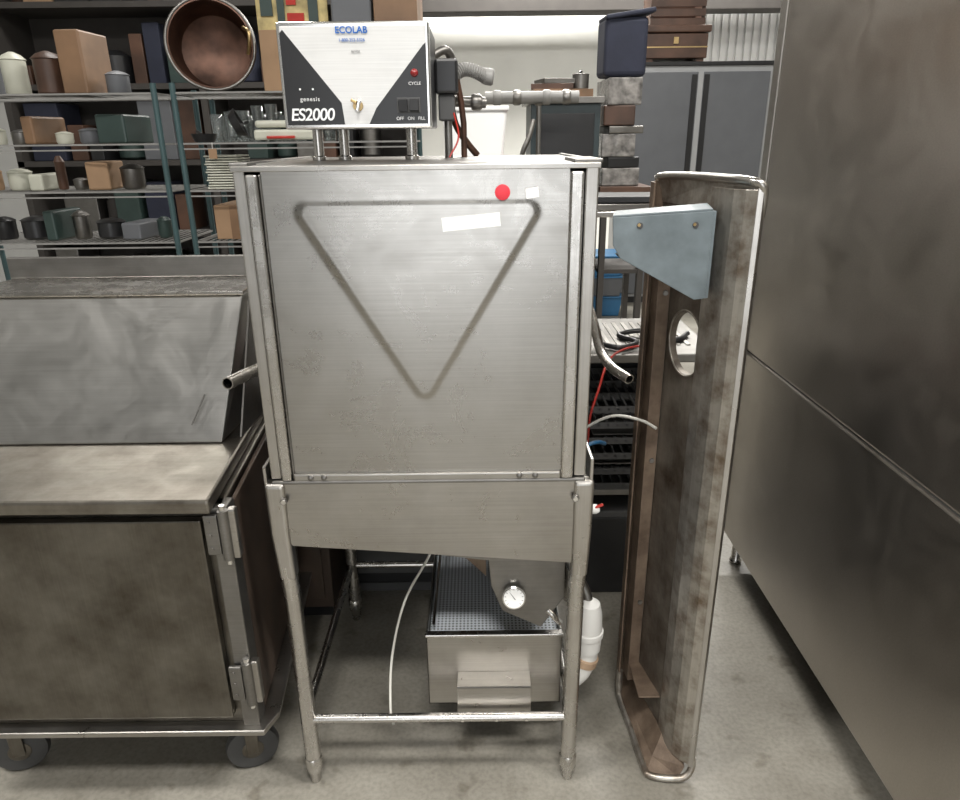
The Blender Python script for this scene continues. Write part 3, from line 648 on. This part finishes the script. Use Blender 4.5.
def cups(name, x0, x1, z, n, mat, r=0.03, h=0.08, y0=3.25):
    V = []; F = []; seg = 12
    for k in range(n):
        cx = x0+(x1-x0)*(k//2+0.5)/((n+1)//2); cy = y0+0.08*(k % 2)+0.015*random.random()
        hh = h*random.uniform(0.75, 1.1)
        prof = [(r*0.7, 0), (r*0.75, 0.004), (r, hh), (r*0.9, hh), (r*0.66, 0.01), (0.001, 0.01)]
        s = len(V)
        for (rr, zz) in prof:
            for i in range(seg):
                a = 2*math.pi*i/seg; V.append(Vector((cx+rr*math.cos(a), cy+rr*math.sin(a), z+zz)))
        for j in range(len(prof)-1):
            for i in range(seg): F.append((s+j*seg+i, s+j*seg+(i+1) % seg, s+(j+1)*seg+(i+1) % seg, s+(j+1)*seg+i))
        F.append(tuple(range(s, s+seg)))
    add(name, V, F, mat, None, smooth=True, origin=((x0+x1)/2, y0, z))
cups("drinking_glasses", -1.24, -0.60, zs(1.465), 20, M_glass, 0.028, 0.15, 3.50)
cups("drinking_glasses.001", -0.85, -0.40, zs(1.27), 10, M_glass, 0.03, 0.10)
mg = root("assorted_kitchen_goods", (-1.9, 3.4, 1.051))
k = 0
for z in (1.051, 1.271, 1.466, 1.666):
    x = -2.42
    while x < -1.50:
        w_ = random.uniform(0.05, 0.15); h_ = random.uniform(0.05, 0.165) * (1.6 if z > 1.6 else 1)
        m_ = random.choice([M_dsteel, M_black, M_wood, M_beige, M_locker, M_card, M_dsteel, M_green, M_wood2])
        if k % 3 != 0:
            lathe("good_%d" % k, [(w_*0.36, 0), (w_*0.42, 0.01), (w_*0.42, h_*0.8), (w_*0.46, h_*0.82), (w_*0.3, h_*0.93), (0.01, h_)], (x+w_/2, 3.36, z), m_, mg, seg=18)
        else:
            rbox("good_%d" % k, (x+w_/2, 3.38, z+h_/2), (w_*0.92, 0.22, h_), (0, 0, random.uniform(-9, 9)), m_, mg, 0.008)
        k += 1; x += w_+0.02
def frying_pan(name, c, r, ang):
    p = root(name, c)
    lathe("pan_bowl", [(0, 0), (r*0.75, 0), (r, 0.035), (r*0.96, 0.035), (r*0.72, 0.006), (0, 0.006)], c, M_black, p, rot=ang, seg=28)
    Rm = Euler([math.radians(a) for a in ang]).to_matrix(); cc = Vector(c)
    tube("pan_handle", [cc+Rm@Vector((r*0.95, 0, 0.03)), cc+Rm@Vector((r+0.10, 0, 0.045))], 0.008, M_black, p)
frying_pan("frying_pan", (-1.19, 3.27, 1.467), 0.055, (0, 0, 120))
frying_pan("frying_pan.001", (-1.06, 3.28, 1.532), 0.063, (65, 0, 100))
ap = root("countertop_grill", (-0.83, 3.3, 1.466))
box("grill_base", -0.96, -0.70, 3.22, 3.42, 1.472, 1.515, M_beige, ap, 0.01)
box("grill_lid", -0.955, -0.705, 3.23, 3.42, 1.522, 1.552, M_beige, ap, 0.012)
box("grill_drip_tray", -0.90, -0.78, 3.20, 3.22, 1.478, 1.49, M_redp, ap, 0.003)
multi("grill_feet", [(-0.94, -0.92, 3.25, 3.27, 1.466, 1.474), (-0.74, -0.72, 3.25, 3.27, 1.466, 1.474), (-0.94, -0.92, 3.38, 3.4, 1.466, 1.474), (-0.74, -0.72, 3.38, 3.4, 1.466, 1.474), (-0.86, -0.82, 3.3, 3.36, 1.51, 1.525)], M_green, ap)
pl = root("stacked_plates", (-1.13, 3.33, 1.271))
z = 1.271
for i in range(13):
    box("plate_%d" % i, -1.20+0.004*(i % 3), -1.05+0.004*(i % 2), 3.25, 3.42, z, z+0.007, M_beige, pl, 0.003); z += 0.0112
pg = root("price_tag", (-1.13, 3.18, 1.44))
box("tag_card", -1.15, -1.115, 3.184, 3.186, 1.40, 1.44, M_card, pg, 0)
tube("tag_string", [(-1.132, 3.185, 1.44), (-1.132, 3.19, 1.466)], 0.001, M_white, pg, seg=6)
cb = root("cardboard_box", (-1.1, 3.4, 1.051))
box("carton", -1.19, -1.0, 3.26, 3.55, 1.051, 1.20, M_card, cb, 0.003)
box("tape_strip", -1.12, -1.08, 3.258, 3.26, 1.051, 1.20, M_wood2, cb, 0)
wc = root("white_food_container", (-0.95, 3.3, 1.051))
box("container", -0.98, -0.90, 3.24, 3.34, 1.051, 1.165, M_white, wc, 0.012)
box("lid", -0.985, -0.895, 3.235, 3.345, 1.165, 1.178, M_white, wc, 0.004)
mb = root("metal_chafing_dish", (-1.0, 3.4, 0.681))
box("pan", -1.2, -0.72, 3.25, 3.6, 0.70, 0.80, M_steelx, mb, 0.01)
box("cover", -1.17, -0.75, 3.27, 3.58, 0.80, 0.88, M_tube, mb, 0.03, seg=4)
box("stand", -1.15, -0.77, 3.3, 3.55, 0.681, 0.70, M_dsteel, mb, 0.002)
s1 = root("stacked_cardboard_boxes", (-0.62, 3.4, 1.666))
box("carton_a", -0.90, -0.42, 3.25, 3.6, 1.666, 1.90, M_card, s1, 0.004)
box("carton_b", -0.42, -0.24, 3.26, 3.6, 1.666, 2.08, M_wood2, s1, 0.004)
box("carton_c", -0.60, -0.43, 3.28, 3.6, 1.901, 2.12, M_locker, s1, 0.01)
yb_ = root("yellow_sign_board", (-0.74, 3.3, 1.901))
rbox("board", (-0.77, 3.33, 2.05), (0.30, 0.015, 0.297), (0, 0, 0), M_yellow, yb_)
multi("board_print", [(-0.90, -0.85, 3.315, 3.323, 1.96, 2.15), (-0.83, -0.80, 3.315, 3.323, 1.93, 2.12), (-0.70, -0.66, 3.315, 3.323, 1.92, 2.17)], M_green, yb_)
multi("board_print_red", [(-0.79, -0.72, 3.315, 3.323, 1.93, 1.97), (-0.79, -0.75, 3.315, 3.323, 2.0, 2.1)], M_redp, yb_)
bk = root("storage_shelf_unit", (-2.2, 6.0, 0))
multi("frame", [(-3.6, -3.55, 5.8, 6.3, 0, 2.6), (-0.55, -0.5, 5.8, 6.3, 0, 2.6), (-2.1, -2.05, 5.8, 6.3, 0, 2.6)] +
      [(-3.6, -0.5, 5.8, 6.3, z, z+0.04) for z in (0.2, 0.75, 1.3, 1.85, 2.4)], M_beam, bk)
box("back_sheet", -3.6, -0.5, 6.28, 6.30, 0.0, 2.9, M_beam, bk, 0)
mats = [M_card, M_locker, M_wood, M_dsteel, M_black, M_green, M_wood, M_dsteel, M_navy, M_beam]
st = root("assorted_storage_cartons", (-2.2, 6.0, 0.24))
k = 0
for z in (0.241, 0.791, 1.341, 1.891, 2.441):
    x = -3.5
    while x < -0.85:
        w = random.uniform(0.09, 0.28); h = random.uniform(0.12, 0.44)
        if not (x < -2.04 and x+w > -2.12):
            if k % 4 == 2:
                lathe("item_%d" % k, [(w*0.35, 0), (w*0.45, 0.02), (w*0.45, h*0.8), (w*0.2, h*0.95), (0.01, h)], (x+w/2, 6.02, z), random.choice(mats), st, seg=18)
            else:
                box("item_%d" % k, x, x+w, 5.85+random.random()*0.05, 6.2, z, z+h, random.choice(mats), st, 0.006)
            k += 1
        x += w+random.uniform(0.01, 0.05)

# ------------------------------------------------------------------ middle background
tb = root("steel_rack_table", (0.1, 2.6, 0))
box("table_top", -0.25, 0.25, 2.25, 2.75, 1.31, 1.34, M_steelx, tb, 0.003)
for i, (x, y) in enumerate([(-0.235, 2.72), (0.235, 2.72)]):
    tube("table_leg_%d" % i, [(x, y, 0), (x, y, 1.31)], 0.014, M_tube, tb)
multi("table_brackets", [(-0.24, -0.22, 2.3, 2.72, 1.27, 1.31), (0.22, 0.24, 2.3, 2.72, 1.27, 1.31), (-0.24, -0.22, 2.62, 2.72, 0.745, 1.31), (0.22, 0.24, 2.62, 2.72, 0.745, 1.31)], M_dsteel, tb)
tub = root("white_plastic_tub", (0.0, 2.45, 1.341))
prism("tub_shell", [(-0.09, 2.33, 1.341), (0.075, 2.33, 1.341), (0.095, 2.33, 1.56), (-0.11, 2.33, 1.56)], (0, 0.22, 0), M_paper, tub, bevel=0.012, seg=3)
box("tub_lip", -0.115, 0.10, 2.322, 2.558, 1.548, 1.562, M_paper, tub, 0.004)
bs = root("hose_reel", (0.16, 2.36, 1.341))
lathe("reel", [(0.05, 0), (0.05, 0.008), (0.02, 0.01), (0.02, 0.03), (0.05, 0.032), (0.05, 0.04)], (0.16, 2.36, 1.341), M_redp, bs, seg=20)
tube("hose_end", [(0.15, 2.33, 1.37), (0.14, 2.30, 1.42), (0.16, 2.30, 1.47), (0.175, 2.31, 1.52)], 0.008, M_dsteel, bs, curved=True)

dc = root("dark_display_cabinet", (0.58, 5.2, 0))
box("carcass", 0.36, 0.82, 5.0, 5.5, 0.08, 1.68, M_teal, dc, 0.004)
box("top_board", 0.33, 0.84, 4.97, 5.52, 1.68, 1.72, M_dsteel, dc, 0.003)
box("door_panel", 0.40, 0.78, 4.985, 5.0, 0.14, 1.62, M_black, dc, 0.003)
box("plinth", 0.38, 0.80, 5.02, 5.48, 0, 0.08, M_black, dc, 0)
tube("pull", [(0.74, 4.975, 0.95), (0.74, 4.975, 1.05)], 0.006, M_chrome, dc)
bb = root("stacked_wooden_trays", (0.55, 5.2, 1.721))
rbox("tray_a", (0.56, 5.2, 1.747), (0.40, 0.32, 0.05), (0, 0, 6), M_wood2, bb)
rbox("tray_b", (0.52, 5.2, 1.79), (0.28, 0.28, 0.035), (0, 0, -8), M_wood, bb)
rbox("tray_c", (0.54, 5.2, 1.825), (0.24, 0.22, 0.03), (0, 0, 14), M_dsteel, bb)
sk = root("small_stock_pot", (0.74, 5.15, 1.773))
lathe("pot_wall", [(0.05, 0), (0.055, 0.005), (0.055, 0.09), (0.06, 0.093), (0.052, 0.095), (0.0, 0.10)], (0.70, 5.15, 1.773), M_dsteel, sk)
lathe("lid_knob", [(0.008, 0), (0.014, 0.012), (0, 0.02)], (0.70, 5.15, 1.872), M_black, sk, seg=16)
sp = root("long_grey_duct_pipe", (0.35, 4.6, 1.70))
tube("duct", [(0.05, 4.62, 1.70), (0.30, 4.62, 1.70), (0.34, 4.62, 1.70), (0.62, 4.62, 1.70)], 0.036, M_grey, sp)
for i, x in enumerate((0.10, 0.22, 0.40, 0.52)):
    lathe("duct_collar_%d" % i, [(0.038, 0), (0.044, 0.01), (0.044, 0.04), (0.038, 0.05)], (x, 4.62, 1.70), M_dsteel if i % 2 else M_grey, sp, rot=(0, 90, 0))
lathe("duct_stand", [(0.10, 0), (0.10, 0.01), (0.015, 0.02), (0.015, 1.65), (0.03, 1.665)], (0.38, 4.62, 0), M_dsteel, sp)

wt = root("wooden_work_table", (1.05, 5.2, 0))
box("top", 0.84, 1.20, 5.0, 5.55, 1.10, 1.15, M_wood, wt, 0.003)
multi("legs", [(0.86, 0.90, 5.02, 5.08, 0, 1.10), (1.14, 1.18, 5.02, 5.08, 0, 1.10), (0.86, 0.90, 5.47, 5.53, 0, 1.10), (1.14, 1.18, 5.47, 5.53, 0, 1.10)], M_beam, wt)
box("lower_shelf", 0.86, 1.18, 5.03, 5.52, 0.55, 0.58, M_beam, wt, 0.002)
sw = root("shrink_wrapped_goods", (1.0, 5.25, 1.151))
zz = 1.151
for i, (h, w0, w1, mt, rz) in enumerate([(0.12, 0.86, 1.12, M_wrap, 0), (0.07, 0.88, 1.10, M_black, 5), (0.15, 0.86, 1.09, M_wrap, -3), (0.05, 0.88, 1.12, M_dsteel, 4), (0.13, 0.87, 1.08, M_wood, -4), (0.17, 0.87, 1.10, M_wrap, 2)]):
    rbox("boxed_item_%d" % i, ((w0+w1)/2, 5.28, zz+h/2), (w1-w0, 0.40, h-0.002), (0, 0, rz), mt, sw, 0.008, seg=2); zz += h
nb = root("navy_storage_case", (1.0, 5.3, zz+0.001))
rbox("case_body", (0.99, 5.28, zz+0.19), (0.29, 0.25, 0.36), (0, 0, 4), M_navy, nb, 0.03, seg=3)
rbox("case_flap", (1.01, 5.26, zz+0.385), (0.33, 0.24, 0.03), (0, -8, 4), M_navy, nb, 0.01)

def locker(name, x0, x1):
    r = root(name, ((x0+x1)/2, 6.75, 0)); xm = (x0+x1)/2
    box("carcass", x0, x1, 6.52, 7.0, 0.06, 2.03, M_locker2, r, 0.004)
    box("plinth", x0+0.01, x1-0.01, 6.54, 6.98, 0, 0.06, M_black, r, 0)
    box("top_cap", x0-0.01, x1+0.01, 6.50, 7.01, 2.03, 2.06, M_black, r, 0.004)
    box("door_left", x0+0.03, xm-0.004, 6.495, 6.52, 0.09, 1.98, M_locker, r, 0.006)
    box("door_right", xm+0.004, x1-0.03, 6.495, 6.52, 0.09, 1.98, M_locker, r, 0.006)
    box("handle_channel", xm-0.075, xm-0.03, 6.485, 6.497, 0.7, 1.96, M_black, r, 0.003)
    box("handle_channel_b", xm+0.03, xm+0.075, 6.485, 6.497, 0.7, 1.96, M_black, r, 0.003)
    box("centre_strip", xm-0.022, xm+0.022, 6.488, 6.497, 0.09, 1.98, M_locker2, r, 0.001)
locker("steel_storage_cabinet", 1.28, 2.52)
locker("steel_storage_cabinet.001", 2.58, 3.7)
dw = root("dark_wood_chest", (1.65, 6.7, 2.061))
box("chest_body", 1.42, 1.95, 6.55, 6.95, 2.09, 2.28, M_wood, dw, 0.006)
box("chest_lid", 1.40, 1.97, 6.53, 6.97, 2.285, 2.34, M_wood, dw, 0.01)
multi("chest_feet", [(1.44, 1.5, 6.57, 6.63, 2.061, 2.09), (1.87, 1.93, 6.57, 6.63, 2.061, 2.09), (1.44, 1.5, 6.88, 6.94, 2.061, 2.09), (1.87, 1.93, 6.88, 6.94, 2.061, 2.09)], M_wood, dw)
multi("chest_trim", [(1.42, 1.95, 6.545, 6.55, 2.17, 2.18), (1.66, 1.70, 6.54, 6.55, 2.20, 2.25)], M_brass, dw)
sc = root("wooden_crate", (1.75, 6.7, 2.341))
multi("crate_slats", [(1.46, 1.92, 6.58, 6.60, 2.341+0.07*i, 2.395+0.07*i) for i in range(4)] + [(1.46, 1.92, 6.86, 6.88, 2.341+0.07*i, 2.395+0.07*i) for i in range(4)]
      + [(1.46, 1.49, 6.60, 6.86, 2.341, 2.60), (1.89, 1.92, 6.60, 6.86, 2.341, 2.60), (1.49, 1.89, 6.60, 6.86, 2.341, 2.355)], M_wood, sc)
bi = root("blue_storage_bins", (1.12, 6.2, 0))
for i in range(3):
    z = i*0.175
    prism("bin_%d" % i, [(1.00, 6.0, z), (1.22, 6.0, z), (1.25, 6.0, z+0.165), (0.97, 6.0, z+0.165)], (0, 0.4, 0), M_bluebin if i != 1 else M_locker, bi, bevel=0.01)
    box("bin_lip_%d" % i, 0.96, 1.26, 5.99, 6.41, z+0.160, z+0.174, M_bluebin, bi, 0.003)

# prep table with overshelf (right, behind machine)
PT = root("steel_prep_table", (0.55, 2.3, 0))
box("table_top", 0.27, 0.70, 1.96, 2.40, 0.845, 0.872, M_dsteel, PT, 0.004)
box("overshelf", 0.27, 0.70, 2.35, 2.62, 1.222, 1.24, M_steelx, PT, 0.003)
for i, (x, y) in enumerate([(0.29, 1.99), (0.68, 1.99), (0.29, 2.38), (0.68, 2.38)]):
    tube("leg_%d" % i, [(x, y, 0), (x, y, 0.85)], 0.016, M_tube, PT)
for i, x in enumerate((0.29, 0.68)):
    tube("shelf_post_%d" % i, [(x, 2.385, 0.87), (x, 2.385, 1.225)], 0.013, M_tube, PT)
box("lower_shelf", 0.28, 0.69, 1.98, 2.39, 0.40, 0.42, M_dsteel, PT, 0.002)
box("back_panel", 0.28, 0.69, 2.39, 2.395, 0.05, 0.845, M_black, PT, 0.001)
multi("slotted_insert", [(0.33+0.03*i, 0.342+0.03*i, 2.05, 2.33, 0.872, 0.875) for i in range(11)], M_steelx, PT)
tube("power_cable", [(0.36, 2.04, 0.884), (0.42, 2.0, 0.882), (0.48, 2.06, 0.882), (0.44, 2.14, 0.882), (0.52, 2.16, 0.89), (0.60, 2.08, 0.882), (0.66, 2.15, 0.882)], 0.008, M_black, PT, curved=True, seg=10)
tube("red_hose", [(0.30, 1.80, 0.66), (0.305, 1.80, 0.745), (0.328, 1.82, 0.815), (0.357, 1.86, 0.882), (0.42, 1.97, 0.884), (0.50, 2.02, 0.884)], 0.0035, M_redp, PT, curved=True, seg=8)
wr = root("black_wire_trays", (0.5, 2.15, 0.421))
bx = []
for lv in range(6):
    z = 0.43+lv*0.052
    for i in range(11):
        x = 0.33+i*0.029; bx.append((x, x+0.006, 1.98, 2.36, z, z+0.006))
    for y in (1.98, 2.1, 2.22, 2.354): bx.append((0.315, 0.65, y, y+0.006, z-0.008, z+0.012))
bx += [(0.315, 0.327, 1.98, 1.992, 0.421, 0.72), (0.64, 0.652, 1.98, 1.992, 0.421, 0.72), (0.315, 0.327, 2.348, 2.36, 0.421, 0.72), (0.64, 0.652, 2.348, 2.36, 0.421, 0.72)]
multi("tray_wires", bx, M_rubber, wr)
multi("tray_plates", [(0.34, 0.63, 2.0, 2.33, 0.50, 0.504), (0.35, 0.64, 2.0, 2.33, 0.60, 0.604)], M_dsteel, wr)
kt = root("dark_sheet_pans", (0.5, 2.45, 1.241))
rbox("pan_a", (0.48, 2.48, 1.252), (0.34, 0.22, 0.02), (0, 0, 4), M_dsteel, kt)
rbox("pan_b", (0.50, 2.48, 1.275), (0.32, 0.20, 0.02), (0, 0, -5), M_black, kt)
lb = root("black_storage_crate", (0.5, 2.2, 0))
box("crate_shell", 0.33, 0.64, 2.02, 2.36, 0.0, 0.30, M_black, lb, 0.01)
box("crate_lid", 0.32, 0.65, 2.01, 2.37, 0.30, 0.325, M_rubber, lb, 0.006)

# ------------------------------------------------------------------ world / daylight through the open front
w = bpy.data.worlds.new("world"); S.world = w; w.use_nodes = True
bg = w.node_tree.nodes["Background"]; bg.inputs["Color"].default_value = (0.96, 0.98, 1.0, 1); bg.inputs["Strength"].default_value = 2.8

# ------------------------------------------------------------------ camera
cam = bpy.data.cameras.new("camera"); co = bpy.data.objects.new("camera", cam); COL.objects.link(co)
th = math.atan(0.3725); c, s = math.cos(th), math.sin(th); k = 0.0117
Fw = Vector((0, c, -s)); Dn = Vector((0, -s, -c)); X = Vector((1, 0, 0))
Rt = (X + Dn*k).normalized(); Up = -(Dn - X*k).normalized()
Mx = Matrix((Rt, Up, -Fw)).transposed().to_4x4(); Mx.translation = Vector((0, 0, 1.466))
co.matrix_world = Mx
cam.sensor_fit = 'HORIZONTAL'; cam.sensor_width = 36; cam.lens = 36*700/960
cam.clip_start = 0.02
S.camera = co
S.view_settings.view_transform = 'Standard'
S.view_settings.exposure = 0.0
